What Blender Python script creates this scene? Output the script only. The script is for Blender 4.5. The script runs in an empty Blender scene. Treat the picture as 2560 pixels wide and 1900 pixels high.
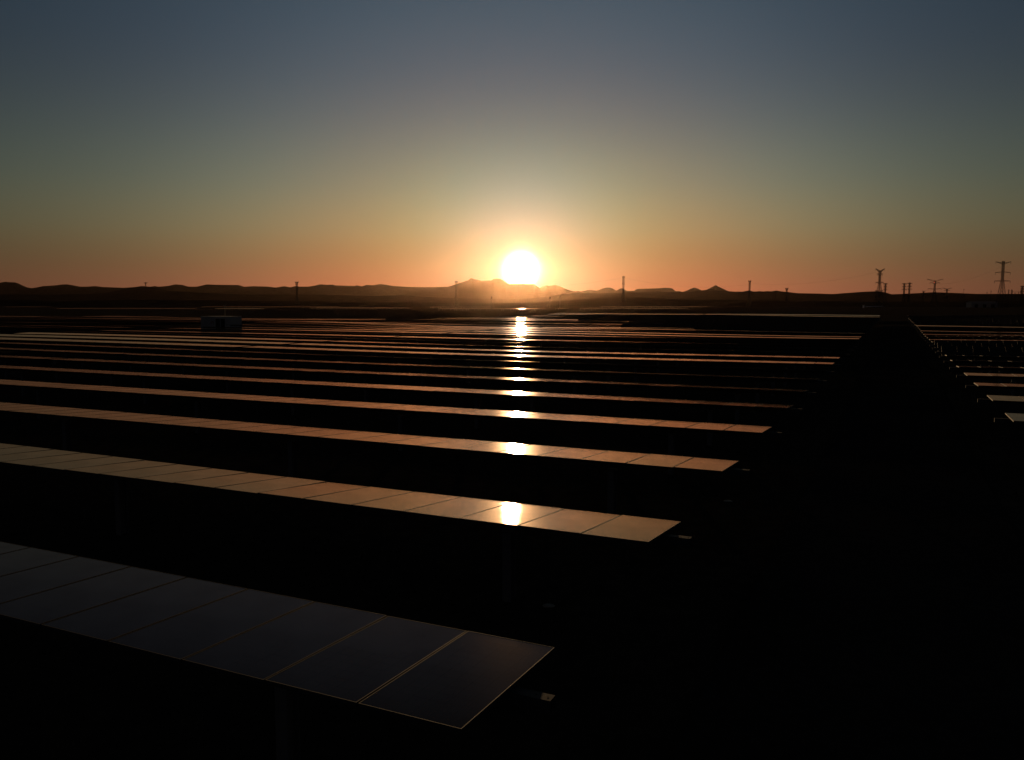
import bpy, math, random
from mathutils import Vector, Matrix

random.seed(7)
R = math.radians
scene = bpy.context.scene
COL = scene.collection

# ------------------------------------------------------------------ camera
CAM_H = 4.9
cam_d = bpy.data.cameras.new("camera")
cam = bpy.data.objects.new("camera", cam_d)
COL.objects.link(cam)
cam.location = (0, 0, CAM_H)
cam.rotation_euler = (R(90 - 5.355), 0, 0)
cam_d.sensor_width = 36
cam_d.lens = 28.64
cam_d.clip_start = 0.1
cam_d.clip_end = 40000
scene.camera = cam

# ------------------------------------------------------------------ sky, sun, exposure
SUN_EL, SUN_AZ = 2.34, 0.64          # degrees; azimuth clockwise from +Y
sv = Vector((math.sin(R(SUN_AZ)) * math.cos(R(SUN_EL)), math.cos(R(SUN_AZ)) * math.cos(R(SUN_EL)), math.sin(R(SUN_EL))))
world = bpy.data.worlds.new("World")
scene.world = world
world.use_nodes = True
nt = world.node_tree
nt.nodes.clear()


def wn(t, **kw):
    n = nt.nodes.new(t)
    for k, v in kw.items():
        setattr(n, k, v)
    return n


def wmath(op, a, b=None, c=None):
    n = wn("ShaderNodeMath", operation=op)
    for i, s in enumerate((a, b, c)):
        if s is None:
            continue
        if isinstance(s, (int, float)):
            n.inputs[i].default_value = s
        else:
            nt.links.new(s, n.inputs[i])
    return n.outputs[0]


def wramp(fac, knots, span):
    n = wn("ShaderNodeValToRGB")
    cr = n.color_ramp
    cr.interpolation = 'B_SPLINE'
    while len(cr.elements) > 1:
        cr.elements.remove(cr.elements[-1])
    cr.elements[0].position = knots[0][0] / span
    cr.elements[0].color = (*knots[0][1], 1)
    for x, c in knots[1:]:
        e = cr.elements.new(x / span)
        e.color = (*c, 1)
    nt.links.new(fac, n.inputs[0])
    return n.outputs[0]


def wmix(op, a, b, fac=1.0):
    n = wn("ShaderNodeMix", data_type='RGBA', blend_type=op)
    n.inputs[0].default_value = fac
    for s, i in ((a, 6), (b, 7)):
        if isinstance(s, tuple):
            n.inputs[i].default_value = (*s, 1)
        else:
            nt.links.new(s, n.inputs[i])
    return n.outputs[2]


tc = wn("ShaderNodeTexCoord")
nrm = wn("ShaderNodeVectorMath", operation='NORMALIZE')
nt.links.new(tc.outputs["Generated"], nrm.inputs[0])
sep = wn("ShaderNodeSeparateXYZ")
nt.links.new(nrm.outputs[0], sep.inputs[0])
elev = wmath('MULTIPLY', wmath('ARCSINE', sep.outputs[2]), 180 / math.pi)
dot = wn("ShaderNodeVectorMath", operation='DOT_PRODUCT')
nt.links.new(nrm.outputs[0], dot.inputs[0])
dot.inputs[1].default_value = sv
# angle to the sun from the chord, accurate at small angles
sub = wn("ShaderNodeVectorMath", operation='DISTANCE')
nt.links.new(nrm.outputs[0], sub.inputs[0])
sub.inputs[1].default_value = sv
theta = wmath('MULTIPLY', wmath('ARCSINE', wmath('MULTIPLY', sub.outputs["Value"], 0.5)), 360 / math.pi)
E_K = [(0, (1.1145, 0.3037, 0.2028)), (1.5, (0.9383, 0.3468, 0.2023)), (3, (0.8068, 0.4095, 0.2066)), (5, (0.7963, 0.5987, 0.339)), (8, (0.5552, 0.5791, 0.4762)), (12, (0.347, 0.3871, 0.4675)), (16, (0.2389, 0.3007, 0.4512)), (21, (0.1896, 0.2881, 0.4592)), (25, (0.1056, 0.1352, 0.1865)), (32, (0.0624, 0.0684, 0.0811)), (60, (0.0377, 0.0426, 0.058)), (90, (0.0306, 0.0358, 0.046))]
T_K = [(0, (0.4516, 0.7951, 1.2392)), (3, (0.5204, 0.7304, 0.8598)), (7, (0.5588, 0.5641, 0.4228)), (12, (0.4772, 0.4021, 0.312)), (18, (0.311, 0.3223, 0.273)), (26, (0.1637, 0.1837, 0.1669)), (36, (0.0902, 0.1129, 0.1069)), (50, (0.0604, 0.0803, 0.0791)), (90, (0.0484, 0.0586, 0.0623)), (180, (0.0584, 0.0618, 0.0675))]
ce = wramp(wmath('DIVIDE', elev, 90), E_K, 90)
ct = wramp(wmath('POWER', wmath('DIVIDE', theta, 180), 0.5), [(math.sqrt(x / 180), c) for x, c in T_K], 1)
base = wmix('MULTIPLY', ce, ct)


def lobe(sig, amp):
    q = wmath('DIVIDE', theta, sig)
    g = wmath('EXPONENT', wmath('MULTIPLY', wmath('MULTIPLY', q, q), -1.0))
    comb = wn("ShaderNodeCombineXYZ")
    for i in range(3):
        nt.links.new(wmath('MULTIPLY', g, amp[i]), comb.inputs[i])
    return comb.outputs[0]


total = wmix('ADD', base, lobe(0.77, (20.0, 14.0, 9.0)))
total = wmix('ADD', total, lobe(2.0, (0.20, 0.26, 0.13)))
sky = wn("ShaderNodeTexSky", sky_type='NISHITA', sun_disc=False, sun_elevation=R(SUN_EL), sun_rotation=R(SUN_AZ),
         altitude=1800, air_density=1.0, dust_density=2.0, ozone_density=1.0)
bg1 = wn("ShaderNodeBackground")
nt.links.new(total, bg1.inputs[0])
bg1.inputs[1].default_value = 1.0
bg2 = wn("ShaderNodeBackground")
nt.links.new(sky.outputs[0], bg2.inputs[0])
bg2.inputs[1].default_value = 0.002
add = wn("ShaderNodeAddShader")
nt.links.new(bg1.outputs[0], add.inputs[0])
nt.links.new(bg2.outputs[0], add.inputs[1])
out = wn("ShaderNodeOutputWorld")
nt.links.new(add.outputs[0], out.inputs[0])
world.cycles.sampling_method = 'MANUAL'
world.cycles.sample_map_resolution = 2048

sun_d = bpy.data.lights.new("sun", 'SUN')
sun_d.energy = 2.0
sun_d.angle = R(0.53)
sun_d.color = (1.0, 0.62, 0.30)
sun = bpy.data.objects.new("sun", sun_d)
COL.objects.link(sun)
sun.rotation_euler = sv.to_track_quat('Z', 'Y').to_euler()

scene.view_settings.view_transform = 'Standard'
scene.view_settings.look = 'None'
scene.view_settings.exposure = 0
scene.view_settings.gamma = 1
scene.render.engine = 'CYCLES'
scene.cycles.use_denoising = True
scene.cycles.max_bounces = 6
scene.cycles.volume_bounces = 0
scene.cycles.sample_clamp_indirect = 4
scene.cycles.caustics_reflective = False
scene.cycles.caustics_refractive = False

# ------------------------------------------------------------------ field frame: U runs along the aisle, V along the rows (to the left)
AZ = R(25.0)
U = Vector((math.sin(AZ), math.cos(AZ), 0))
V = Vector((-math.cos(AZ), math.sin(AZ), 0))
ROW_ROT = R(155.0)                     # object x axis = V, y axis = -U (towards the camera)
H = 3.37                               # camera height over the panel plane, the unit of the survey
PANEL_Z = CAM_H - H - 0.05
U0, DU = 6.42, 5.46                    # first row, row spacing
MOD, MW, ML = 1.011, 0.991, 1.98
V_START = 0.88 * H


def uv_of(x, y):
    p = Vector((x, y, 0))
    return p.dot(U), p.dot(V)


def gauss(a, b, su, sw, u, v):
    return math.exp(-((u - a) / su) ** 2 - ((v - b) / sw) ** 2)


def terrain(u, v):
    """ground height, metres; u, v in metres along the aisle and the rows"""
    uh, vh = u / H, v / H
    z = 0.12 * gauss(12, 24, 10, 9, uh, vh)
    z += 0.58 * gauss(30.5, 25, 3.6, 5.5, uh, vh)
    z -= 0.11 * gauss(17, 8, 4.5, 5, uh, vh)
    z += 0.15 * gauss(12, -6, 8, 5, uh, vh)
    z += 0.16 * gauss(45, 22, 7, 6, uh, vh)
    z += 0.12 * gauss(60, 20, 9, 12, uh, vh)
    if uh > 63.3: z += 0.55 * min(1, (uh - 63.3) / 3) * min(1, max(0, (34 - vh) / 4))
    fade = min(1, max(0, (uh - 20) / 15))
    z += fade * 0.16 * (math.sin(u * 0.047 + v * 0.021 + 1.0) * math.sin(v * 0.058 + 0.6) + 0.5 * math.sin(u * 0.11 + v * 0.09))
    return z


# ------------------------------------------------------------------ materials
def mat(name):
    m = bpy.data.materials.new(name)
    m.use_nodes = True
    n = m.node_tree
    b = n.nodes["Principled BSDF"]
    return m, n, b


def node(n, t, **kw):
    x = n.nodes.new(t)
    for k, v in kw.items():
        setattr(x, k, v)
    return x


def simple(name, col, rough=0.6, metal=0.0, noise=0.25, scale=6.0, bump=0.0, spec=0.5):
    m, n, b = mat(name)
    tx = node(n, "ShaderNodeTexCoord")
    nz = node(n, "ShaderNodeTexNoise")
    nz.inputs["Scale"].default_value = scale
    nz.inputs["Detail"].default_value = 6
    n.links.new(tx.outputs["Object"], nz.inputs["Vector"])
    mp = node(n, "ShaderNodeMapRange")
    mp.inputs[3].default_value = 1 - noise
    mp.inputs[4].default_value = 1 + noise
    n.links.new(nz.outputs["Fac"], mp.inputs[0])
    mx = node(n, "ShaderNodeVectorMath", operation='SCALE')
    mx.inputs[0].default_value = col
    n.links.new(mp.outputs[0], mx.inputs["Scale"])
    n.links.new(mx.outputs[0], b.inputs["Base Color"])
    b.inputs["Roughness"].default_value = rough
    b.inputs["Metallic"].default_value = metal
    b.inputs["Specular IOR Level"].default_value = spec
    if bump:
        bp = node(n, "ShaderNodeBump")
        bp.inputs["Strength"].default_value = bump
        n.links.new(nz.outputs["Fac"], bp.inputs["Height"])
        n.links.new(bp.outputs[0], b.inputs["Normal"])
    return m


def make_glass(name, rough, fine=True):
    """dark cells under textured solar glass"""
    m, n, b = mat(name)
    tx = node(n, "ShaderNodeTexCoord")
    sp = node(n, "ShaderNodeSeparateXYZ")
    n.links.new(tx.outputs["Object"], sp.inputs[0])

    def mth(op, a, c=None):
        q = node(n, "ShaderNodeMath", operation=op)
        for i, s in enumerate((a, c)):
            if s is None:
                continue
            if isinstance(s, (int, float)):
                q.inputs[i].default_value = s
            else:
                n.links.new(s, q.inputs[i])
        return q.outputs[0]
    gx = mth('LESS_THAN', mth('FRACT', mth('DIVIDE', sp.outputs[0], 0.160)), 0.03)
    gy = mth('LESS_THAN', mth('FRACT', mth('DIVIDE', sp.outputs[1], 0.160)), 0.03)
    bus = mth('LESS_THAN', mth('FRACT', mth('DIVIDE', sp.outputs[0], 0.040)), 0.08)
    grid = mth('MAXIMUM', mth('MAXIMUM', gx, gy), mth('MULTIPLY', bus, 0.5))
    cr = node(n, "ShaderNodeMix", data_type='RGBA')
    cr.inputs[6].default_value = (0.014, 0.008, 0.006, 1)
    cr.inputs[7].default_value = (0.014, 0.013, 0.013, 1) if fine else (0.010, 0.010, 0.012, 1)
    n.links.new(grid, cr.inputs[0])
    n.links.new(cr.outputs[2], b.inputs["Base Color"])
    dust = node(n, "ShaderNodeTexNoise")
    dust.inputs["Scale"].default_value = 1.7
    dust.inputs["Detail"].default_value = 5
    n.links.new(tx.outputs["Object"], dust.inputs["Vector"])
    mr = node(n, "ShaderNodeMapRange")
    mr.inputs[3].default_value = rough * 0.86
    mr.inputs[4].default_value = rough * 1.16
    n.links.new(dust.outputs["Fac"], mr.inputs[0])
    n.links.new(mr.outputs[0], b.inputs["Roughness"])
    # anti-reflective coated glass: weak Fresnel, warm cast
    b.inputs["Specular IOR Level"].default_value = 0.0
    gl = node(n, "ShaderNodeBsdfGlossy", distribution='BECKMANN')
    dm = node(n, "ShaderNodeMapRange")
    dm.inputs[1].default_value = 0.3
    dm.inputs[2].default_value = 0.7
    dm.inputs[3].default_value = 0.86
    dm.inputs[4].default_value = 1.10
    n.links.new(dust.outputs["Fac"], dm.inputs[0])
    gk = mth('MULTIPLY', dm.outputs[0], mth('SUBTRACT', 1.0, mth('MULTIPLY', grid, 0.30 if fine else 0.12)))
    gc = node(n, "ShaderNodeVectorMath", operation='SCALE')
    gc.inputs[0].default_value = GLASS_TINT
    n.links.new(gk, gc.inputs["Scale"])
    n.links.new(gc.outputs[0], gl.inputs["Color"])
    n.links.new(mr.outputs[0], gl.inputs["Roughness"])
    g2 = node(n, "ShaderNodeBsdfGlossy", distribution='BECKMANN')
    g2.inputs["Color"].default_value = (1.0, 0.80, 0.62, 1)
    g2.inputs["Roughness"].default_value = 0.30
    gm = node(n, "ShaderNodeMixShader")
    gm.inputs[0].default_value = 0.035
    n.links.new(gl.outputs[0], gm.inputs[1])
    n.links.new(g2.outputs[0], gm.inputs[2])
    fr = node(n, "ShaderNodeFresnel")
    fr.inputs["IOR"].default_value = GLASS_IOR
    ms = node(n, "ShaderNodeMixShader")
    n.links.new(fr.outputs[0], ms.inputs[0])
    n.links.new(b.outputs[0], ms.inputs[1])
    n.links.new(gm.outputs[0], ms.inputs[2])
    n.links.new(ms.outputs[0], n.nodes["Material Output"].inputs["Surface"])
    if fine:
        wv = node(n, "ShaderNodeTexNoise")
        wv.inputs["Scale"].default_value = 60
        n.links.new(tx.outputs["Object"], wv.inputs["Vector"])
        bp = node(n, "ShaderNodeBump")
        bp.inputs["Strength"].default_value = 0.03
        bp.inputs["Distance"].default_value = 0.002
        n.links.new(wv.outputs["Fac"], bp.inputs["Height"])
        n.links.new(bp.outputs[0], b.inputs["Normal"])
        n.links.new(bp.outputs[0], gl.inputs["Normal"])
    return m


GLASS_TINT, GLASS_IOR = (1.0, 0.81, 0.77), 1.18
M_GLASS = make_glass("solar_glass", 0.12)
M_GLASS_FAR = make_glass("solar_glass_far", 0.12, False)
M_FRAME = simple("anodised_frame", (0.035, 0.035, 0.040), 0.7, 0.0, 0.1, spec=0.12)
M_BACK = simple("back_sheet", (0.10, 0.10, 0.10), 0.7, 0, 0.1)
M_STEEL = simple("galvanised_steel", (0.055, 0.058, 0.066), 0.75, 0.1, 0.3, 9, spec=0.1)
M_POST = simple("weathered_steel_post", (0.11, 0.11, 0.12), 0.7, 0.0, 0.25, 9, spec=0.1)
M_DARK = simple("dark_rubber", (0.015, 0.015, 0.015), 0.8, spec=0.05)
M_LATT = simple("lattice_steel", (0.03, 0.03, 0.03), 0.9, 0.0, spec=0.0)
M_WALL = simple("painted_container_wall", (0.26, 0.265, 0.28), 0.7, 0, 0.12, 2.0)
M_VENT = simple("dark_louvre", (0.012, 0.012, 0.014), 0.8, spec=0.1)
M_RED = simple("faded_red_paint", (0.18, 0.03, 0.03), 0.6)
M_SHED = simple("grey_sheet_wall", (0.16, 0.16, 0.17), 0.6)
M_PALE = simple("pale_painted_metal", (0.6, 0.58, 0.55), 0.6)
M_ROOF = simple("shed_roof", (0.10, 0.10, 0.11), 0.6)
M_STONE = simple("pale_stone", (0.30, 0.29, 0.27), 0.8, 0, 0.3, 12, 0.4)
M_RED_LIT = simple("warning_lamp", (0.4, 0.02, 0.02), 0.4)
_b = M_RED_LIT.node_tree.nodes["Principled BSDF"]
_b.inputs["Emission Color"].default_value = (1.0, 0.10, 0.05, 1)
_b.inputs["Emission Strength"].default_value = 1.0


def soil(name, c1, c2, scale, rough=1.0, bump=0.5):
    m, n, b = mat(name)
    tx = node(n, "ShaderNodeTexCoord")
    n1 = node(n, "ShaderNodeTexNoise")
    n1.inputs["Scale"].default_value = scale
    n1.inputs["Detail"].default_value = 10
    n1.inputs["Roughness"].default_value = 0.65
    n2 = node(n, "ShaderNodeTexNoise")
    n2.inputs["Scale"].default_value = scale * 0.045
    n2.inputs["Detail"].default_value = 6
    n.links.new(tx.outputs["Object"], n1.inputs["Vector"])
    n.links.new(tx.outputs["Object"], n2.inputs["Vector"])
    ad = node(n, "ShaderNodeMath", operation='ADD')
    n.links.new(n1.outputs["Fac"], ad.inputs[0])
    n.links.new(n2.outputs["Fac"], ad.inputs[1])
    mr = node(n, "ShaderNodeMapRange")
    mr.inputs[1].default_value = 0.75
    mr.inputs[2].default_value = 1.25
    n.links.new(ad.outputs[0], mr.inputs[0])
    mx = node(n, "ShaderNodeMix", data_type='RGBA')
    mx.inputs[6].default_value = (*c1, 1)
    mx.inputs[7].default_value = (*c2, 1)
    n.links.new(mr.outputs[0], mx.inputs[0])
    n.links.new(mx.outputs[2], b.inputs["Base Color"])
    b.inputs["Roughness"].default_value = rough
    b.inputs["Specular IOR Level"].default_value = 0.0
    bp = node(n, "ShaderNodeBump")
    bp.inputs["Strength"].default_value = bump
    bp.inputs["Distance"].default_value = 0.1
    n.links.new(n1.outputs["Fac"], bp.inputs["Height"])
    n.links.new(bp.outputs[0], b.inputs["Normal"])
    return m


M_SOIL = soil("dark_volcanic_soil", (0.035, 0.029, 0.025), (0.085, 0.066, 0.050), 2.5)
M_ROAD = soil("compacted_track", (0.032, 0.028, 0.026), (0.060, 0.050, 0.044), 5.0, bump=0.25)
M_HILL = soil("scrub_hillside", (0.020, 0.017, 0.014), (0.050, 0.040, 0.030), 0.02, bump=0.3)
M_GRASS = simple("dry_grass", (0.045, 0.038, 0.022), 0.9, 0, 0.4, 3, spec=0.1)


# ------------------------------------------------------------------ mesh helper
class MB:
    def __init__(s):
        s.v, s.f, s.m = [], [], []

    def box(s, x0, x1, y0, y1, z0, z1, mi=0, top=None, T=None, skip=()):
        b = len(s.v)
        P = [Vector(p) for p in ((x0, y0, z0), (x1, y0, z0), (x1, y1, z0), (x0, y1, z0), (x0, y0, z1), (x1, y0, z1), (x1, y1, z1), (x0, y1, z1))]
        if T is not None:
            P = [T @ p for p in P]
        s.v += [tuple(p) for p in P]
        F = {'b': (0, 3, 2, 1), 't': (4, 5, 6, 7), 's': (0, 1, 5, 4), 'e': (1, 2, 6, 5), 'n': (2, 3, 7, 6), 'w': (3, 0, 4, 7)}
        for k, q in F.items():
            if k in skip:
                continue
            s.f.append(tuple(b + i for i in q))
            s.m.append(top if (k == 't' and top is not None) else mi)

    def bar(s, a, b, r, mi=0, n=4, r2=None):
        a, b = Vector(a), Vector(b)
        d = (b - a)
        if d.length < 1e-6:
            return
        d.normalize()
        up = Vector((0, 0, 1)) if abs(d.z) < 0.9 else Vector((1, 0, 0))
        x = d.cross(up).normalized()
        y = d.cross(x)
        r2 = r if r2 is None else r2
        base = len(s.v)
        for c, rr in ((a, r), (b, r2)):
            for i in range(n):
                t = 2 * math.pi * (i + 0.5) / n
                s.v.append(tuple(c + (x * math.cos(t) + y * math.sin(t)) * rr))
        for i in range(n):
            j = (i + 1) % n
            s.f.append((base + i, base + j, base + n + j, base + n + i))
            s.m.append(mi)
        s.f.append(tuple(base + i for i in reversed(range(n))))
        s.f.append(tuple(base + n + i for i in range(n)))
        s.m += [mi, mi]

    def mesh(s, name, mats):
        me = bpy.data.meshes.new(name)
        me.from_pydata(s.v, [], s.f)
        for m in mats:
            me.materials.append(m)
        me.polygons.foreach_set("material_index", s.m)
        me.update()
        return me


def link(name, me, parent=None, loc=(0, 0, 0), rot=(0, 0, 0)):
    o = bpy.data.objects.new(name, me)
    COL.objects.link(o)
    o.location = loc
    o.rotation_euler = rot
    if parent is not None:
        o.parent = parent
    return o


def tag(o, label=None, cat=None, group=None, kind=None):
    if label: o["label"] = label
    if cat: o["category"] = cat
    if group: o["group"] = group
    if kind: o["kind"] = kind
    return o


def thing(name, label, cat, loc, rz=0, group=None):
    o = bpy.data.objects.new(name, None)
    o.empty_display_size = 0.3
    COL.objects.link(o)
    o.location = loc
    o.rotation_euler = (0, 0, rz)
    return tag(o, label, cat, group)


# ------------------------------------------------------------------ ground
def warp_axis(lo, hi, n, core):
    a0, a1 = math.asinh(lo / core), math.asinh(hi / core)
    return [core * math.sinh(a0 + (a1 - a0) * i / (n - 1)) for i in range(n)]


def build_ground():
    us = warp_axis(-9000, 9000, 300, 90)
    vs = warp_axis(-9000, 9000, 260, 70)
    verts, faces = [], []
    rnd = random.Random(3)
    for u in us:
        for v in vs:
            p = U * u + V * v
            z = terrain(u, v)
            if abs(u) > 260 or abs(v) > 320:
                z *= 0.4
            if not (-3.4 < v < 3.0):
                z += (rnd.random() - 0.5) * 0.05
            verts.append((p.x, p.y, z))
    nv = len(vs)
    for i in range(len(us) - 1):
        for j in range(nv - 1):
            a = i * nv + j
            faces.append((a, a + 1, a + nv + 1, a + nv))
    me = bpy.data.meshes.new("ground")
    me.from_pydata(verts, [], faces)
    me.materials.append(M_SOIL)
    for p in me.polygons:
        p.use_smooth = True
    o = link("ground", me)
    tag(o, kind="structure")
    # make normals point up
    if me.polygons[0].normal.z < 0:
        me.flip_normals()
    return o


build_ground()


def build_road():
    verts, faces = [], []
    for i in range(0, 131):
        u = -30 + i * 2.0
        for j, v in enumerate((2.0, 1.0, -0.2, -1.4, -2.4)):
            p = U * u + V * (v - 0.15 + 0.12 * math.sin(u * 0.13 + j))
            z = terrain(u, v) + 0.055 + (0.02 if j in (0, 2, 4) else 0.0)
            verts.append((p.x, p.y, z))
    for i in range(130):
        for j in range(4):
            a = i * 5 + j
            faces.append((a, a + 5, a + 6, a + 1))
    me = bpy.data.meshes.new("service_track")
    me.from_pydata(verts, [], faces)
    me.materials.append(M_ROAD)
    if me.polygons[0].normal.z < 0:
        me.flip_normals()
    tag(link("dirt_track", me), kind="structure")


build_road()

# ------------------------------------------------------------------ solar trackers
VK = [0.9, 4.5, 9, 14, 27]
TILT = {0: [3.1, 3.0, 2.6, 2, 1], 2: [3.9, 4.1, 3.0, 1.6, 1.2], 3: [3.3, 3.2, 2.8, 1.4, .6],
        4: [3.9, 2.5, 2.9, 2.9, 2.8], 5: [4.0, 2.9, 2.7, 2.6, 2.4], 6: [3.9, 3.2, 2.6, 2.2, 2.0], 7: [4.2, 4.0, 3.6, 2.2, 1.6],
        8: [1.3, 1.0, .8, .2, -2.6], 9: [1.2, 1.0, .9, -.2, -2.8], 10: [3.1, 2.9, 2.4, .6, -2.0], 11: [3.3, 3.1, 2.9, 2.0, 2.2],
        12: [3.0, 2.4, .8, .1, 1.2], 13: [2.9, 2.8, 2.4, 1.9, 2.1], 14: [2.6, 2.4, .6, -.2, 1.0], 15: [.2, .2, .1, -.3, .9],
        16: [.3, .2, 0, -.3, 1.2], 17: [2.5, 2.4, 1.2, -.2, 1.0], 18: [.1, .1, 0, -.3, .8], 40: [-2.6, -2.5, -2.4, -2.2, -2]}
TR = {4: .4, 5: .5, 6: 1.6, 7: .8, 8: 2.4, 9: 2.6, 10: 2.3, 11: -19, 12: -19, 13: -18, 14: 1.4, 15: .8, 16: 2.4, 17: 1.6,
      18: .5, 19: 1.8, 20: .2, 21: 1.6, 22: 2.0, 23: 1.3, 24: -.8, 25: 1.8, 26: 2, 30: -.6, 31: 1.5, 33: -.8, 36: -.6, 38: -1.4, 40: -2}
rt = random.Random(11)
FAR_T = {k: [-0.3, 2.8, 0.4, 3.2, 2.6, 0.0, 3.0][k % 7] + rt.uniform(-.3, .3) for k in range(19, 40)}
EDGE = {k: rt.uniform(0.22, 0.40) for k in range(19, 40)}


def lerp(xs, ys, x):
    if x <= xs[0]: return ys[0]
    for i in range(len(xs) - 1):
        if x <= xs[i + 1]:
            f = (x - xs[i]) / (xs[i + 1] - xs[i])
            return ys[i] + (ys[i + 1] - ys[i]) * f
    return ys[-1]


def tilt_main(k, v):
    if k == 39: return -2.0 + 0.3 * math.sin(v * .1)
    if k == 1:
        return lerp([.9, 2.7, 4.2, 5.6, 27], [5.7, 5.8, 4.6, 3.2, 2.0], v / H)
    if k in TILT:
        return lerp(VK, TILT[k], v / H)
    u = U0 + DU * k
    f = 1.0 if v > u * EDGE[k] else 0.0
    f = f * f * (3 - 2 * f)
    return -22.0 * (1 - f) + (FAR_T[k] + 0.7 * math.sin(v * 0.035 + k * 2.1)) * f + 0.15 * math.sin(v * 0.13 + k)


ORD = ["first", "second", "third", "fourth", "fifth", "sixth", "seventh", "eighth", "ninth", "tenth", "eleventh", "twelfth", "thirteenth",
       "fourteenth", "fifteenth", "sixteenth", "seventeenth", "eighteenth", "nineteenth", "twentieth"]
TENS = {2: "twenty", 3: "thirty", 4: "forty"}


def ordinal(n):
    if n <= 20: return ORD[n - 1]
    t, r = divmod(n, 10)
    if r == 0: return {3: "thirtieth", 4: "fortieth"}[t]
    return TENS[t] + "-" + ORD[r - 1]


# --- module meshes (origin on the tracker's rotation plane)
def frame_mesh():
    m = MB()
    a, b, w, z0, z1 = MW / 2, ML / 2, 0.009, -0.040, 0.0
    m.box(-a, a, -b, -b + w, z0, z1)
    m.box(-a, a, b - w, b, z0, z1)
    m.box(-a, -a + w, -b + w, b - w, z0, z1)
    m.box(a - w, a, -b + w, b - w, z0, z1)
    for q in (-0.3, 0.3):   # clamps to the purlin
        m.box(-a + 0.02, a - 0.02, q - 0.02, q + 0.02, -0.06, -0.0405)
    return m.mesh("module_frame", [M_FRAME])


def laminate_mesh():
    m = MB()
    a, b, w = MW / 2 - 0.009, ML / 2 - 0.009, 0
    m.box(-a, a, -b, b, -0.008, -0.002, 1, 0)
    m.box(-0.06, 0.06, b - 0.22, b - 0.12, -0.028, -0.0085, 2)  # junction box
    return m.mesh("module_laminate", [M_GLASS, M_BACK, M_DARK])


def module_mesh():
    m = MB()
    a, b, w, z0, z1 = MW / 2, ML / 2, 0.009, -0.040, 0.0
    m.box(-a, a, -b, -b + w, z0, z1, 2)
    m.box(-a, a, b - w, b, z0, z1, 2)
    m.box(-a, -a + w, -b + w, b - w, z0, z1, 2)
    m.box(a - w, a, -b + w, b - w, z0, z1, 2)
    m.box(-a + w, a - w, -b + w, b - w, -0.008, -0.002, 1, 0)
    return m.mesh("module", [M_GLASS, M_BACK, M_FRAME])


def post_mesh(top):
    m = MB()
    w, d, t = 0.075, 0.10, 0.008
    m.box(-w, w, -d, -d + t, -0.4, top)
    m.box(-w, w, d - t, d, -0.4, top)
    m.box(-t / 2, t / 2, -d + t, d - t, -0.4, top)
    m.box(-0.11, 0.11, -0.05, 0.05, top + 0.001, top + 0.045)      # bearing seat
    return m.mesh("post", [M_POST])


def bearing_mesh():
    m = MB()
    r0, r1, n = 0.087, 0.098, 12
    b = len(m.v)
    for x in (-0.03, 0.03):
        for r in (r0, r1):
            for i in range(n):
                t = 2 * math.pi * i / n
                m.v.append((x, r * math.cos(t), r * math.sin(t)))
    for i in range(n):
        j = (i + 1) % n
        A0, A1, B0, B1 = b, b + n, b + 2 * n, b + 3 * n
        m.f += [(A0 + i, A0 + j, A1 + j, A1 + i), (B0 + i, B1 + i, B1 + j, B0 + j), (A1 + i, A1 + j, B1 + j, B1 + i), (A0 + i, B0 + i, B0 + j, A0 + j)]
        m.m += [0] * 4
    return m.mesh("bearing", [M_STEEL])


TUBE = 0.06
TUBE_TOP = PANEL_Z - 0.062          # top of the square torque tube
FR, LAM, MODM, BEAR = frame_mesh(), laminate_mesh(), module_mesh(), bearing_mesh()
POSTM = post_mesh(TUBE_TOP - 0.26)
POSTS_V = [1.66 * H + 2.7 * H * i for i in range(5)] + [13.9 * H] + [26.14 * H - 2.7 * H * i for i in range(5)]


def tube_mesh(u, vs, v_org, base_z, holes=False):
    """square tube following the ground through the given stations"""
    m = MB()
    for a, b in zip(vs[:-1], vs[1:]):
        za, zb = terrain(u, a) - base_z + TUBE_TOP, terrain(u, b) - base_z + TUBE_TOP
        i = len(m.v)
        for x, z in ((a - v_org, za), (b - v_org, zb)):
            m.v += [(x, -TUBE, z - 2 * TUBE), (x, TUBE, z - 2 * TUBE), (x, TUBE, z), (x, -TUBE, z)]
        m.f += [(i, i + 1, i + 5, i + 4), (i + 1, i + 2, i + 6, i + 5), (i + 2, i + 3, i + 7, i + 6), (i + 3, i, i + 4, i + 7)]
        m.m += [0] * 4
    m.f += [(0, 3, 2, 1)]
    n = len(m.v)
    m.f += [(n - 4, n - 3, n - 2, n - 1)]
    m.m += [1, 1]
    if holes:       # two bolt holes near the free end
        z = TUBE_TOP + 0.001 + terrain(u, vs[0]) - base_z
        for x in (0.045, 0.16):
            c = len(m.v)
            for t in range(8):
                m.v.append((x + 0.012 * math.cos(t * math.pi / 4), 0.012 * math.sin(t * math.pi / 4), z))
            m.f.append(tuple(range(c, c + 8)))
            m.m.append(1)
    return m.mesh("torque_tube", [M_STEEL, M_DARK])


def module_vs(v_start, n1, gap, n2):
    out, v = [], v_start
    for i in range(n1):
        out.append(v + MOD / 2); v += MOD
    v += gap
    for i in range(n2):
        out.append(v + MOD / 2); v += MOD
    return out, v


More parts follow.
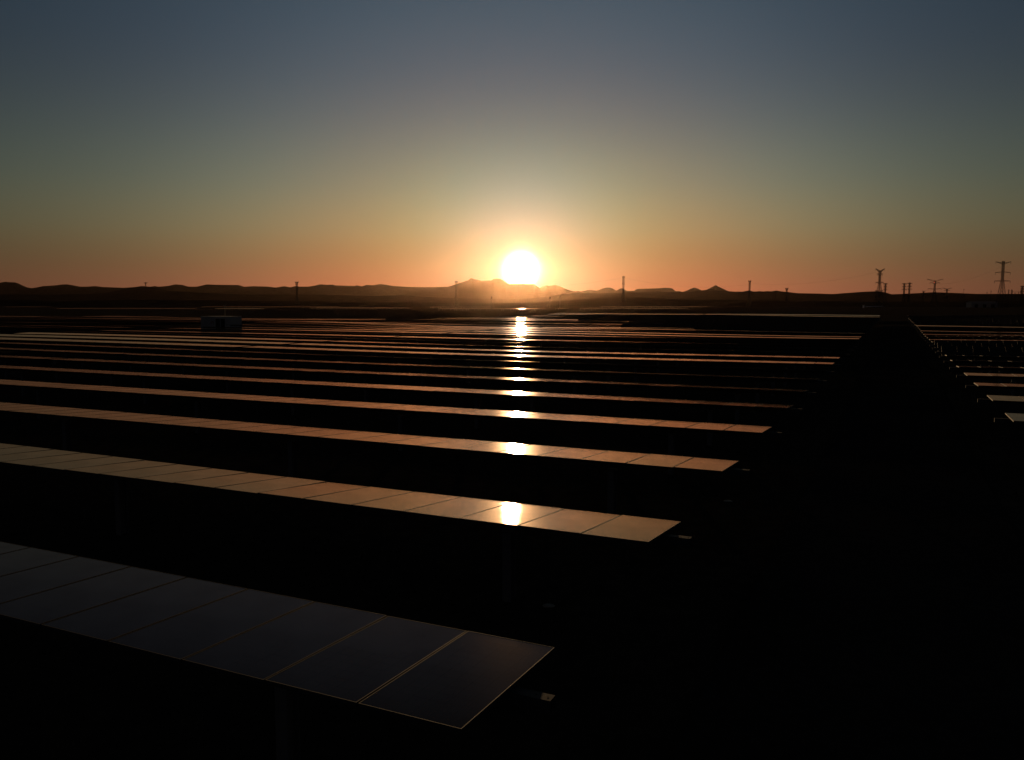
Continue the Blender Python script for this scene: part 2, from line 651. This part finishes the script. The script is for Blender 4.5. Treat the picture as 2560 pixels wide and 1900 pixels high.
def detail_tracker(k, sign, n1, n2, gap, tiltf, label, group, frames=False, posts=True):
    """near tracker: every module, post and bearing its own object"""
    u = U0 + DU * k
    v_org = sign * (V_START - 0.37) if sign > 0 else -(0.97 * H - 0.37)
    bz = terrain(u, v_org)
    p = U * u + V * v_org
    t = thing("solar_tracker", label, "solar tracker", (p.x, p.y, bz), ROW_ROT, group)
    if sign > 0:
        vs, vend = module_vs(V_START, n1, gap, n2)
        pv = [q for q in POSTS_V if q < vend + 0.5]
    else:
        vs, vend = module_vs(0.97 * H, n1, gap, n2)
        vs = [-q for q in vs]
        pv = [-(0.97 * H + 0.78 * H + 2.7 * H * i) for i in range(5)]
    st = sorted([v_org, sign * (vend + (0.37 if sign > 0 and n2 else 0.05))] + pv, key=lambda q: q * sign)
    link("torque_tube", tube_mesh(u, st, v_org, bz, frames), t)
    rr = random.Random(100 + k * 7 + sign)
    for v in vs:
        z = terrain(u, v) - bz + PANEL_Z
        ti = tiltf(v) + rr.uniform(-0.2, 0.2)
        o = link("solar_panel", LAM if frames else MODM, t, (v - v_org, 0, z), (R(ti), 0, 0))
        o.rotation_euler[1] = R(rr.uniform(-0.08, 0.08))
        if frames:
            link("frame", FR, o)
    if posts:
        for v in pv:
            z = terrain(u, v) - bz
            q = link("post", POSTM, t, (v - v_org, 0, z))
            link("bearing", BEAR, q, (0, 0, TUBE_TOP - TUBE))
    if sign > 0 and n2:
        m = MB()       # gear box and lever that turn the tube
        m.box(-0.16, 0.16, -0.16, 0.16, TUBE_TOP - 0.30, TUBE_TOP - 0.005)
        m.box(-0.05, 0.05, -0.30, 0.30, TUBE_TOP - 0.62, TUBE_TOP - 0.31)
        link("gear_box", m.mesh("gear_box", [M_POST]), t, (13.9 * H - v_org, 0, terrain(u, 13.9 * H) - bz))
    return t


def far_tracker(k, v0, n1, n2, gap, tiltf, label, group, sgn=1, posts=True):
    """distant tracker: its modules form one array mesh, the tube another"""
    u = U0 + DU * k
    v_org = v0
    bz = terrain(u, v_org)
    p = U * u + V * v_org
    t = thing("solar_tracker", label, "solar tracker", (p.x, p.y, bz), ROW_ROT, group)
    vs, vend = module_vs(abs(v0) if sgn < 0 else v0, n1, gap, n2)
    if sgn < 0:
        vs = [-q for q in vs]
        vend = -vend
    m = MB()
    rr = random.Random(k * 13 + int(v0))
    for v in vs:
        z = terrain(u, v) - bz + PANEL_Z
        T = Matrix.Translation((v - v_org, 0, z)) @ Matrix.Rotation(R(tiltf(v) + rr.uniform(-.12, .12)), 4, 'X')
        m.box(-MW / 2, MW / 2, -ML / 2, ML / 2, -0.04, 0, 1, 0, T)
    link("panel_array", m.mesh("panel_array", [M_GLASS_FAR, M_FRAME]), t)
    n = 12
    st = [v_org - sgn * 0.37 + (vend - v_org + sgn * 0.37) * i / n for i in range(n + 1)]
    link("torque_tube", tube_mesh(u, st, v_org, bz), t)
    if posts:
        v = abs(v_org) + 2.6
        while v < abs(vend):
            vv = v * sgn if sgn < 0 else v
            link("post", POSTM, t, (vv - v_org, 0, terrain(u, vv) - bz))
            v += 9.1
    return t


LOOK = {0: "nearest row of large dark panels, ending low in front", 1: "broad copper-lit row with a tall narrow sun glint",
        2: "orange-lit row with a wide round sun glint", 3: "copper row with a flattened oval sun glint",
        4: "thin row, copper in the middle, grey at right", 5: "thin row fading to grey before its right end",
        6: "very thin row with a tiny sun glint", 7: "almost edge-on hairline row without glint",
        8: "flat bright orange row, lower of two close bright ones", 9: "flat bright orange row, upper of two close bright ones"}
G1 = "solar tracker rows left of the dark aisle"
G2 = "solar tracker rows right of the dark aisle"
for k in range(0, 41):
    tf = (lambda v, k=k: tilt_main(k, v))
    if k <= 9:
        lab = "%s, %s row left of the aisle" % (LOOK[k], ordinal(k + 1))
        detail_tracker(k, 1, 43, 43 if k else 0, 0.7, tf, lab, G1, frames=(k <= 3))
    else:
        if k >= 40:
            d = "last and farthest pale row"
        elif 19 <= k:
            d = "distant row turned dark at its right end"
        elif k in (15, 16, 18):
            d = "thin bright row"
        else:
            d = "dim hairline row"
        lab = "%s, %s row left of the aisle" % (d, ordinal(k + 1))
        far_tracker(k, V_START, 43, 43, 0.7, tf, lab, G1, posts=k <= 16)


def tilt_right(k, v):
    t = TR.get(k, -22.0)
    return t


for k in range(4, 41):
    d = "distant dim row"
    if k in (11, 12, 13):
        d = "steeply tilted dark row"
    elif k <= 10:
        d = "grey flat row with copper end edge"
    lab = "%s, %s from the bottom right of the aisle" % (d, ordinal(k - 3))
    tf = (lambda v, k=k: tilt_right(k, v))
    if k <= 8:
        detail_tracker(k, -1, 22, 0, 0, tf, lab, G2)
    else:
        far_tracker(k, -0.97 * H, 43, 0, 0, tf, lab, G2, sgn=-1, posts=k <= 13)

G3 = "solar tracker rows in the far left block"
for k in range(11, 27):
    base_t = {11: 2.2, 12: 2.6, 14: 1.6, 17: 1.4, 18: 2.4, 20: 1.2, 22: .8, 23: .5, 25: .2, 26: 0.0}.get(k, 2.0)
    lab = "dim row beyond the cabin's corridor, %s row of the far left block" % ordinal(k - 10)
    far_tracker(k, 29.6 * H, 43, 43, 0.7, (lambda v, b=base_t, k=k: b + 0.3 * math.sin(v * .09 + k)), lab, G3, posts=False)
for k in range(23, 27):
    lab = "pale row at the far left edge, %s of four" % ordinal(k - 22)
    far_tracker(k, 58.4 * H, 43, 0, 0, (lambda v, k=k: 0.2), lab, "solar tracker rows at the far left edge", posts=False)

# drive shaft that links the rows at their centre
m = MB()
vd = 13.9 * H
us = [U0 + DU * k for k in range(0, 41)]
org = U * us[0] + V * vd
oz = terrain(us[0], vd)
for a, b in zip(us[:-1], us[1:]):
    za, zb = terrain(a, vd) - oz + TUBE_TOP - 0.46, terrain(b, vd) - oz + TUBE_TOP - 0.46
    m.bar((0, -(a + 0.31 - us[0]), za), (0, -(b - 0.31 - us[0]), zb), 0.045, n=8)
tag(link("drive_shaft", m.mesh("drive_shaft", [M_STEEL]), None, (org.x, org.y, oz), (0, 0, ROW_ROT)),
    "long thin steel shaft crossing under the rows through their centre gap", "drive shaft")

# ------------------------------------------------------------------ inverter cabin
cu, cv = 28.6 * H, 28.2 * H
cp = U * cu + V * cv
cz = terrain(cu, cv) * 0.6
cab = thing("inverter_cabin", "grey-blue container cabin with dark louvres and round red mark among the rows", "cabin", (cp.x, cp.y, cz), ROW_ROT)
m = MB()
L2, W2, HH = 3.03, 1.22, 2.75
m.box(-L2, L2, -W2, W2, 0.15, HH - 0.06)
m.box(-L2 - .02, L2 + .02, -W2 - .02, W2 + .02, HH - 0.058, HH)
for sx in (-1, 1):
    for sy in (-1, 1):
        m.box(sx * (L2 - .3) - .15, sx * (L2 - .3) + .15, sy * (W2 - .2) - .15, sy * (W2 - .2) + .15, -0.3, 0.148)
for i in range(19):   # vertical ribs of the side towards the camera, on the plain wall part only
    x = L2 - 0.15 - i * 0.15
    if 1.0 < x < 1.0 + 0.01: continue
    if 0.2 < x < L2:
        m.box(x - .03, x + .03, W2 + .001, W2 + .022, 0.25, HH - .15)
link("wall", m.mesh("cabin_wall", [M_WALL]), cab)
for cx in (-0.50, -1.50):
    m = MB()
    m.box(cx - .42, cx + .42, W2 + .002, W2 + .03, 0.75, 2.38)
    for i in range(11):
        z = 0.82 + i * 0.14
        m.box(cx - .38, cx + .38, W2 + .031, W2 + .055, z, z + .05)
    link("louvre", m.mesh("louvre", [M_VENT]), cab)
m = MB()      # round red mark: an arch-shaped ring
cx, cy, n = 0.62, 1.72, 20
for r0, r1 in ((0.14, 0.27),):
    for i in range(n):
        t0, t1 = math.radians(-40 + 260 * i / n), math.radians(-40 + 260 * (i + 1) / n)
        b = len(m.v)
        for t in (t0, t1):
            for r in (r0, r1):
                for y in (W2 + .024, W2 + .034):
                    m.v.append((cx + r * math.cos(t), y, cy + r * 1.1 * math.sin(t)))
        m.f += [(b + 1, b + 3, b + 7, b + 5), (b, b + 4, b + 6, b + 2), (b + 2, b + 6, b + 7, b + 3), (b, b + 1, b + 5, b + 4)]
        m.m += [0] * 4
link("emblem", m.mesh("emblem", [M_RED]), cab)
m = MB()
m.bar((-0.8, 0, HH), (-0.8, 0, HH + 1.6), 0.03, n=6)
m.box(-.95, -.65, -.1, .1, HH + 1.6, HH + 1.72)
link("antenna", m.mesh("antenna", [M_POST]), cab)


# ------------------------------------------------------------------ distant solar fields (thin strips at the horizon)
def at_px(sx, D):
    """ground point seen at photograph column sx (0..2560), at forward distance D"""
    return Vector(((sx - 1280) / 2037.0 * D * 0.9956, D, 0))


def field(x0, x1, y, rows, tilt, label):
    D = (CAM_H - 1.5) * 2037.0 / (y - 757.5)
    a, b = at_px(x0, D), at_px(x1, D)
    d = (b - a)
    n = max(3, int(d.length / MOD))
    # every fourth module column is a separate slab, cut so that the row breaks up
    t = thing("solar_field", label, "solar field", ((a + b) / 2 * 1.0).to_tuple(), 0, "thin solar strips on the far plain")
    m = MB()
    rr = random.Random(int(x0))
    ln = d.length / 2
    step = MOD * 8
    for r_ in range(rows):
        x = -ln + rr.uniform(0, 6)
        while x < ln - step * (0.2 + rr.random()):
            T = Matrix.Translation((x + step / 2, r_ * 5.46 + (x + ln) * 0.03, 1.48)) @ Matrix.Rotation(R(-tilt + rr.uniform(-.25, .25)), 4, 'X')
            m.box(-step / 2 + .01, step / 2 - .01, -ML / 2, ML / 2, -0.04, 0, 1, 0, T)
            m.box(x + .2, x + .35, r_ * 5.46 + (x + ln) * 0.03 - .07, r_ * 5.46 + (x + ln) * 0.03 + .07, -0.3, 1.40, 1)
            x += step
    link("panel_array", m.mesh("panel_array", [M_GLASS_FAR, M_FRAME]), t)
    return t


FIELDS = [(0, 110, 765, 3, "faint short strip of panels on the plain at the left edge"),
          (130, 490, 769.4, 2, "faint long strip of panels below the left hills"),
          (495, 845, 765, 4, "thin pale strip of panels on the plain, upper one left of the sun"),
          (532, 655, 769.6, 2, "short faint strip of panels above the grey cabin"),
          (778, 1017, 768, 3, "thin pale strip of panels left of the narrow pylon's foot"),
          (1069, 1219, 765.6, 4, "bright strip of panels under the mountain beside the sun"),
          (1089, 1361, 770, 3, "bright strip of panels with the farthest sun glint"),
          (1333, 1342, 765, 3, "tiny bright fleck of panels right of the sun"),
          (1382, 1413, 769, 3, "very short bright dash of panels right of the sun glint"),
          (1450, 1712, 769, 2, "thin dim strip of panels under the low dark ridge"),
          (1499, 1775, 765, 4, "thin pale strip of panels at the foot of the low dark ridge"),
          (1856, 2084, 762.6, 5, "faint bluish strip of panels on the plain on the right"),
          (2165, 2212, 764.5, 4, "short dark blue strip of panels beside the white kiosk")]
for x0, x1, y, r_, lab in FIELDS:
    field(x0, x1, y, r_, (-1.0 if x0 < 500 else -2.0) if x0 < 1800 else -9, lab)


# ------------------------------------------------------------------ mountains and hills
def px_el(y):
    return (757.5 - y) / 2037.0


def interp(pts, x):
    if x <= pts[0][0]: return pts[0][1]
    for (a, ya), (b, yb) in zip(pts[:-1], pts[1:]):
        if x <= b:
            f = (x - a) / (b - a)
            return ya + (yb - ya) * f
    return pts[-1][1]


def fbm(x, y, rnd, o=4):
    s, a, f = 0, 1, 1
    for i in range(o):
        s += a * math.sin(x * f * 1.7 + rnd[i] + 2.3 * math.sin(y * f * 1.3 + rnd[i + 4])) * math.cos(y * f * 1.9 + rnd[i + 8])
        a *= 0.5; f *= 2.1
    return s


def hills(name, D, depth, prof, seed, rough, nx=1200, ny=14, x_lo=-900, x_hi=3460, base=-3):
    """range whose crest at distance D follows prof (photograph columns -> rows)"""
    rr = random.Random(seed)
    rnd = [rr.uniform(0, 6) for _ in range(12)]
    verts, faces = [], []
    for j in range(ny + 1):
        s = j / ny * 2 - 1          # -1 front foot, 0 crest, +1 back foot
        shape = (1 - abs(s)) ** 1.15
        for i in range(nx + 1):
            sx = x_lo + (x_hi - x_lo) * i / nx
            hcrest = CAM_H + px_el(interp(prof, sx)) * D
            dd = D + s * depth * (1 + 0.25 * fbm(sx * .004, 3, rnd, 2))
            q = at_px(sx, D)
            k_ = dd / D
            z = base + (hcrest - base) * shape
            if 0 < shape < 1:
                z += rough * hcrest * fbm(sx * 0.012 * (D / 6000) , s * 4, rnd) * shape * (1 - shape) * 2.0
            verts.append((q.x * k_, q.y * k_, z))
    for j in range(ny):
        for i in range(nx):
            a = j * (nx + 1) + i
            faces.append((a, a + 1, a + nx + 2, a + nx + 1))
    me = bpy.data.meshes.new(name)
    me.from_pydata(verts, [], faces)
    me.materials.append(M_HILL)
    for p in me.polygons: p.use_smooth = True
    return tag(link(name, me), kind="structure")


def c1(L): return [(x / 3.478, 640 + y / 3.478) for x, y in L]
def c2(L): return [(600 + x / 3.478, 640 + y / 3.478) for x, y in L]
def c3(L): return [(1200 + x / 3.478, 640 + y / 3.478) for x, y in L]
def c4(L): return [(1820 + x / 5.3, 640 + y / 5.3) for x, y in L]
def c5(L): return [(2140 + x / 5.3, 640 + y / 5.3) for x, y in L]


MOUNT = [(-900, 712), (-500, 706), (-200, 713)] + c1([(0, 232), (30, 224), (60, 220), (95, 224), (140, 225), (170, 235), (200, 250), (240, 268), (280, 275), (330, 268), (380, 258), (500, 250), (540, 244), (590, 242), (640, 250),
     (700, 262), (770, 262), (830, 257), (900, 265), (1080, 272), (1170, 266), (1240, 262), (1320, 262), (1355, 256), (1370, 262), (1400, 262), (1470, 255), (1530, 242), (1590, 247), (1640, 262),
     (1720, 262), (1800, 243), (1900, 246), (2080, 248)]) + \
    c2([(40, 263), (120, 258), (250, 262), (310, 270), (390, 258), (440, 268), (490, 256), (520, 262), (600, 262), (650, 254), (700, 242), (760, 246), (810, 245), (830, 251), (1000, 256),
        (1015, 250), (1060, 260), (1100, 248), (1160, 250), (1220, 240), (1270, 246), (1330, 256), (1450, 264), (1620, 268), (1810, 264), (1850, 252), (1880, 242), (1960, 215), (1990, 206), (2010, 188), (2040, 200), (2070, 203), (2100, 213), (2190, 208)]) + \
    c3([(0, 212), (90, 208), (115, 197), (140, 192), (175, 194), (200, 207), (225, 226), (250, 242), (300, 238), (360, 235), (410, 240), (470, 240), (490, 254), (515, 275), (550, 262), (580, 252), (600, 256), (655, 247), (690, 258), (720, 270), (760, 288), (800, 300),
        (830, 303), (850, 299), (880, 304), (940, 292), (980, 293), (1010, 297), (1035, 290), (1060, 280), (1090, 272), (1120, 270), (1150, 278), (1185, 297), (1210, 282), (1230, 275), (1250, 280), (1270, 298), (1340, 298),
        (1355, 286), (1370, 282), (1560, 276), (1600, 272), (1640, 273), (1665, 276), (1685, 290), (1700, 303), (1730, 300), (1760, 308), (1800, 295), (1830, 280), (1860, 270), (1890, 278), (1930, 297), (1960, 292), (1990, 278), (2020, 262), (2045, 248), (2070, 262),
        (2110, 280), (2150, 298), (2170, 305), (2226, 306)]) + \
    c4([(110, 470), (180, 470), (280, 462), (420, 466), (640, 460), (780, 475), (920, 492), (1380, 505), (2226, 515)]) + [(2560, 738), (3460, 736)]
MID = [(-900, 735), (-200, 733)] + c1([(0, 330), (500, 330), (800, 325), (950, 312), (1080, 282), (1160, 268), (1240, 257), (1320, 264), (1400, 282), (1480, 300), (1600, 306), (1900, 322), (2080, 328)]) + \
    c2([(0, 330), (300, 330), (700, 330), (900, 336), (1180, 343), (1400, 336), (1600, 350), (1850, 360)]) + \
    c3([(0, 365), (300, 372), (500, 360), (700, 330), (830, 316), (1000, 318), (1340, 311), (1540, 302), (1740, 314), (1860, 302), (1960, 290), (2080, 296), (2226, 306)]) + \
    c4([(0, 456), (50, 470), (110, 463), (180, 466), (240, 456), (280, 448), (310, 460), (350, 464), (420, 458), (460, 463), (510, 458), (570, 461), (640, 450), (690, 460), (780, 468), (920, 485), (1200, 490), (1380, 497), (1600, 480), (1800, 466), (1950, 460), (2010, 462)]) + \
    c5([(400, 480), (470, 500), (600, 495), (800, 485), (1030, 472), (1250, 480), (1600, 495), (2226, 494)]) + [(2800, 728), (3460, 732)]
LOW = [(-900, 752), (0, 748)] + c1([(600, 385), (1200, 376), (2000, 380)]) + c2([(300, 385), (900, 392), (1500, 398), (2226, 407)]) + \
    c3([(200, 403), (400, 398), (600, 391), (760, 381), (900, 370), (1050, 359), (1200, 350), (1300, 352), (1450, 357), (1600, 362), (1850, 375), (2226, 378)]) + \
    c4([(400, 582), (800, 592), (1200, 590), (2000, 600)]) + [(2560, 751), (3460, 752)]
hills("mountains", 8300, 900, MOUNT, 5, 0.10)
hills("hills", 3800, 500, MID, 8, 0.06)
hills("low_ridge", 1400, 240, LOW, 12, 0.02, nx=500, ny=10)


# ------------------------------------------------------------------ pylons
def pylon(sx, ytop, D, style, label, base=0.0, name="pylon", arm=None, rz=0.0, lamp=False, thick=1.0):
    Ht = CAM_H + (757.5 - ytop) / 2037.0 * D - base
    p = at_px(sx, D)
    t = thing(name, label, "pylon", (p.x, p.y, base - 0.3), rz, "power pylons on the plain")
    m = MB()
    s = D / 1000.0
    r = (0.10 + 0.09 * s) * thick
    if style in ('V', 'T'):
        w0, w1, hw = 4.2, 0.9, Ht * 0.62
    else:
        w0, w1, hw = 3.1, 1.0, Ht * 0.45
    top = Ht * (0.945 if style == 'V' else 1.0)
    def half(z):
        return w0 + (w1 - w0) * min(1, z / hw)
    lv = [0]
    while lv[-1] < top - 1.0:
        lv.append(min(top, lv[-1] + max(2.2, half(lv[-1]) * 1.7)))
    cs = [(1, 1), (-1, 1), (-1, -1), (1, -1)]
    for a, b in zip(lv[:-1], lv[1:]):
        ha, hb = half(a), half(b)
        for i in range(4):
            c, d = cs[i], cs[(i + 1) % 4]
            m.bar((c[0] * ha, c[1] * ha, a), (c[0] * hb, c[1] * hb, b), r)
            m.bar((c[0] * ha, c[1] * ha, a), (d[0] * hb, d[1] * hb, b), r * .55)
            m.bar((d[0] * ha, d[1] * ha, a), (c[0] * hb, c[1] * hb, b), r * .55)
            m.bar((c[0] * hb, c[1] * hb, b), (d[0] * hb, d[1] * hb, b), r * .55)
    link("lattice_tower", m.mesh("lattice_tower", [M_LATT]), t)
    if style == 'V':
        A = arm or 8.5
        specs = [('v', top, A, Ht - top), ('h', Ht * .87, A * .62, 0), ('h', Ht * .66, A * .85, 0), ('h', Ht * .45, A * .9, 0)]
    elif style == 'T':
        A = arm or 8.3
        specs = [('h', Ht * .965, A, 1.2), ('h', Ht * .78, A, -.8), ('h', Ht * .60, A * 1.05, -.8)]
    elif style == 'Y':
        A = arm or 4.5
        specs = [('v', Ht * .93, A, Ht * .07), ('h', Ht * .90, A * .7, 0)]
    elif style == 'N':
        A = arm or 4.5
        specs = [('h', Ht * .97, A, .4), ('h', Ht * .86, A * .9, -.3), ('h', Ht * .74, A, -.3)]
    else:
        A = arm or 3
        specs = [('h', Ht * .95, A, 0)]
    for kind, z, a, dz in specs:
        m = MB()
        for sg in (-1, 1):
            tip = (sg * a, 0, z + dz)
            hh = half(z)
            for yy in (-hh * .8, hh * .8):
                m.bar((sg * hh * .7, yy, z), tip, r * 1.1)
                m.bar((sg * hh * .7, yy, z - (1.4 if kind == 'h' else 2.2)), tip, r * .9)
            for f in (.35, .65):
                x = sg * (hh + (a - hh) * f)
                m.bar((x, 0, z + dz * f), (x * .92, 0, z + dz * f - 1.2 * (1 - f)), r * .6)
        arm_o = link("crossarm", m.mesh("crossarm", [M_LATT]), t)
        mi = MB()
        for sg in (-1, 1):
            mi.bar((sg * a * .97, 0, z + dz - 0.05), (sg * a * .97, 0, z + dz - 2.4), r * .8)
        link("insulators", mi.mesh("insulators", [M_LATT]), arm_o)
    if lamp:
        m = MB()
        for i in range(6):
            m.bar((-1.2, -1.2, Ht * .86 + i * .25), (-1.2, -1.2, Ht * .86 + (i + 1) * .25), .34 - abs(i - 2.5) * .06, n=8)
        link("warning_lamp", m.mesh("warning_lamp", [M_RED_LIT]), t)
    return t


def mid_z(sx, D):
    return 0


PY = [
    (366, 704.5, 3900, 'Y', "pylon whose flat head just shows over the left hill", 60, 9.5),
    (743, 702, 1300, 'Y', "small narrow pylon with forked head over the left hills", 0, 2.9),
    (1141, 701, 1300, 'N', "slim tall pylon on the left slope of the sunlit mountain", 0, 2.6),
    (1558, 689, 1200, 'N', "tallest slim lattice pylon on the low ridge right of the sun", 8, 1.5),
    (1873, 699, 1250, 'Y', "lone slim pylon with leaning head on the right hills", 0, 2.0),
    (1966, 718, 1700, 'Y', "tiny forked pylon between the right hills' two slopes", 0, 3.4),
    (2197, 670, 900, 'V', "tall pylon with V-shaped head over the end of the aisle", 0, 5.6),
    (2212, 706, 1500, 'N', "small pylon just right of the tall V-headed one", 0, 3.6),
    (2259, 706, 1500, 'N', "left one of two pylons standing close together", 0, 4.2),
    (2272, 705, 1500, 'N', "right one of two pylons standing close together", 0, 4.8),
    (2335, 696, 1200, 'V', "wide V-headed pylon with a red lamp under its head", 0, 11.0),
    (2308, 725, 2400, 'V', "very small pylon head just left of the red-lit pylon", 0, 5.0),
    (2366, 718, 2000, 'V', "low wide pylon head right of the red-lit pylon", 0, 11.0),
    (2503, 652, 850, 'T', "tallest three-armed pylon near the right edge", 0, 8.0),
    (2554, 712, 1250, 'N', "dark pylon at the very right edge", 0, 3.0),
]
for sx, y, D, st, lab, base, arm in PY:
    pylon(sx, y, D, st, lab, base, arm=arm, lamp=(sx == 2335), rz=R({2197: 12, 2335: -10}.get(sx, 0)))


def pole(sx, ytop, D, label, gantry=0):
    Ht = CAM_H + (757.5 - ytop) / 2037.0 * D
    p = at_px(sx, D)
    t = thing("gantry" if gantry else "utility_pole", label, "gantry" if gantry else "pole", (p.x, p.y, -0.3), 0)
    m = MB()
    if gantry:
        for x in (-gantry, gantry):
            for yy in (-.5, .5):
                m.bar((x - .4, yy, 0), (x - .4, yy, Ht), .16)
                m.bar((x + .4, yy, 0), (x + .4, yy, Ht), .16)
            for i in range(int(Ht / 1.5)):
                m.bar((x - .4, -.5, i * 1.5), (x + .4, .5, i * 1.5 + 1.5), .1)
        link("legs", m.mesh("legs", [M_LATT]), t)
        m = MB()
        m.bar((-gantry + .6, -.4, Ht * .93), (gantry - .6, -.4, Ht * .93), .16)
        m.bar((-gantry + .6, .4, Ht * .93), (gantry - .6, .4, Ht * .93), .16)
        m.bar((-gantry + .6, 0, Ht * .85), (gantry - .6, 0, Ht * .85), .12)
        link("beam", m.mesh("beam", [M_LATT]), t)
    else:
        m.bar((0, 0, 0), (0, 0, Ht), .24, n=8, r2=.16)
        link("shaft", m.mesh("shaft", [M_LATT]), t)
        m = MB()
        m.box(-.9, .9, -.31, -.22, Ht - 1.2, Ht - 1.0)
        m.box(-.35, .35, -.7, -.23, Ht - 2.6, Ht - 1.5)
        link("crossarm", m.mesh("crossarm", [M_LATT]), t)
    return t


pole(1229, 738, 700, "short pole with a small head under the sunlit mountain")
pole(1375, 739, 900, "shorter one of two thin poles right of the sun")
pole(1400, 735, 900, "taller one of two thin poles right of the sun")
pole(2408, 720, 1500, "thin lone mast left of the tallest three-armed pylon")
pole(2466, 727, 1100, "thin mast close to the left foot of the tallest pylon")
pole(2476, 724, 1100, "second thin mast closest to the foot of the tallest pylon")
pole(2545, 727, 1150, "thin mast between substation frames at the right edge")
pole(2536, 729, 1150, "short thin mast beside the dark substation frame")
pole(2524, 722, 1150, "dark substation frame right of the tallest pylon", gantry=2.2)
pole(2540, 724, 1300, "wide pale substation frame at the right edge", gantry=7)

# conductors between the pylons
def wire(a, b, sag, label):
    (xa, za, Da), (xb, zb, Db) = a, b
    A = at_px(xa, Da); A.z = za
    B = at_px(xb, Db); B.z = zb
    m = MB()
    n = 16
    pts = []
    for i in range(n + 1):
        f = i / n
        q = A.lerp(B, f) - A
        q.z -= sag * 4 * f * (1 - f)
        pts.append(q)
    for p, q in zip(pts[:-1], pts[1:]):
        m.bar(p, q, 0.05, n=3)
    tag(link("power_line", m.mesh("power_line", [M_LATT]), None, A), label, "power line", "wires strung between the pylons")


wire((1558 - 5, 42, 1200), (1141, 34, 1300), 8, "thin wire sagging left from the slim pylon on the low ridge")
wire((1558 + 5, 42, 1200), (1873, 34, 1250), 8, "thin wire sagging right from the slim pylon on the low ridge")
wire((1873, 36, 1250), (2197, 40, 900), 7, "thin wire between the lone slim pylon and the tall V-headed one")
wire((2335, 34, 1200), (2503, 44, 850), 6, "thin wire between the red-lit pylon and the tallest pylon")

# ------------------------------------------------------------------ far buildings on the right
p = at_px(2455, 1000)
sh = thing("long_shed", "long low grey shed on the plain below the tallest pylon", "shed", (p.x, p.y, 0), 0)
m = MB(); m.box(-16, 16, -6, 6, -0.3, 6.2)
link("wall", m.mesh("shed_wall", [M_SHED]), sh)
m = MB()
b = len(m.v)
m.v += [(-16.4, -6.4, 6.21), (16.4, -6.4, 6.21), (16.4, 6.4, 6.21), (-16.4, 6.4, 6.21), (-16.4, 0, 7.6), (16.4, 0, 7.6)]
m.f += [(0, 1, 5, 4), (2, 3, 4, 5), (0, 4, 3), (1, 2, 5), (0, 3, 2, 1)]; m.m += [0] * 5
link("roof", m.mesh("shed_roof", [M_ROOF]), sh)
for x in (-10, 0, 10):
    m = MB(); m.box(x - 2, x + 2, -6.06, -6.002, -0.2, 4.2)
    link("door", m.mesh("shed_door", [M_VENT]), sh)
for sx, D, h_, lab in ((2159, 880, 3.4, "small white kiosk on the plain above the end of the aisle"), (2424, 1100, 3.0, "tiny white kiosk left of the long grey shed")):
    p = at_px(sx, D)
    kx = thing("kiosk", lab, "kiosk", (p.x, p.y, 0), 0)
    m = MB(); m.box(-.6, .6, -.6, .6, -0.2, h_)
    link("wall", m.mesh("kiosk_wall", [M_PALE]), kx)
    m = MB(); m.box(-.75, .75, -.75, .75, h_ + .002, h_ + .18)
    link("roof", m.mesh("kiosk_roof", [M_ROOF]), kx)


# ------------------------------------------------------------------ dry grass and stones between the rows
def stone(u, v, s, label):
    rr = random.Random(int(u * 10))
    m = MB()
    n = 7
    for j, (z, r) in enumerate(((-.2, .8), (.15, 1.0), (.45, .7))):
        for i in range(n):
            t = 2 * math.pi * i / n
            q = r * rr.uniform(.75, 1.15)
            m.v.append((q * math.cos(t) * s * 1.6, q * math.sin(t) * s, z * s))
    for j in range(2):
        for i in range(n):
            k_ = (i + 1) % n
            m.f.append((j * n + i, j * n + k_, (j + 1) * n + k_, (j + 1) * n + i)); m.m.append(0)
    m.f.append(tuple(2 * n + i for i in range(n))); m.m.append(0)
    p = U * u + V * v
    tag(link("stone", m.mesh("stone", [M_STONE]), None, (p.x, p.y, terrain(u, v))), label, "stone")


stone(1.41 * 4.9 * 1.72, 1.45 * H, 0.07, "small pale stone on the dark ground before the second row")
stone(6.0 * H, 1.05 * H, 0.08, "small pale stone on the dark ground behind the second row")

m = MB()
rr = random.Random(21)
for i in range(2600):
    u = rr.uniform(3, 70) ** 1.0
    v = rr.uniform(-8, 40)
    if -2.6 < v < 2.2: continue
    p = U * u + V * v
    z = terrain(u, v)
    h_ = rr.uniform(.08, .28)
    for b_ in range(4):
        a = rr.uniform(0, 6.28)
        dx, dy = math.cos(a), math.sin(a)
        i0 = len(m.v)
        w = .012
        m.v += [(p.x - dy * w, p.y + dx * w, z), (p.x + dy * w, p.y - dx * w, z), (p.x + dx * h_ * .5, p.y + dy * h_ * .5, z + h_)]
        m.f.append((i0, i0 + 1, i0 + 2)); m.m.append(0)
tag(link("grass", m.mesh("grass", [M_GRASS])), "sparse dry grass tufts on the dark soil between the rows", "grass", kind="stuff")

# ------------------------------------------------------------------ haze
HZ_DENS = 0.42e-5
HZ_G = 0.93
m = MB()
m.box(-9500, 9500, -9500, 9500, -8, 420)
mh = bpy.data.materials.new("haze")
mh.use_nodes = True
n = mh.node_tree
n.nodes.clear()
pv = n.nodes.new("ShaderNodeVolumePrincipled")
pv.inputs["Color"].default_value = (1.0, 0.66, 0.46, 1)
pv.inputs["Density"].default_value = HZ_DENS
pv.inputs["Anisotropy"].default_value = HZ_G
oo = n.nodes.new("ShaderNodeOutputMaterial")
n.links.new(pv.outputs[0], oo.inputs["Volume"])
tag(link("haze", m.mesh("haze", [mh])), kind="stuff")
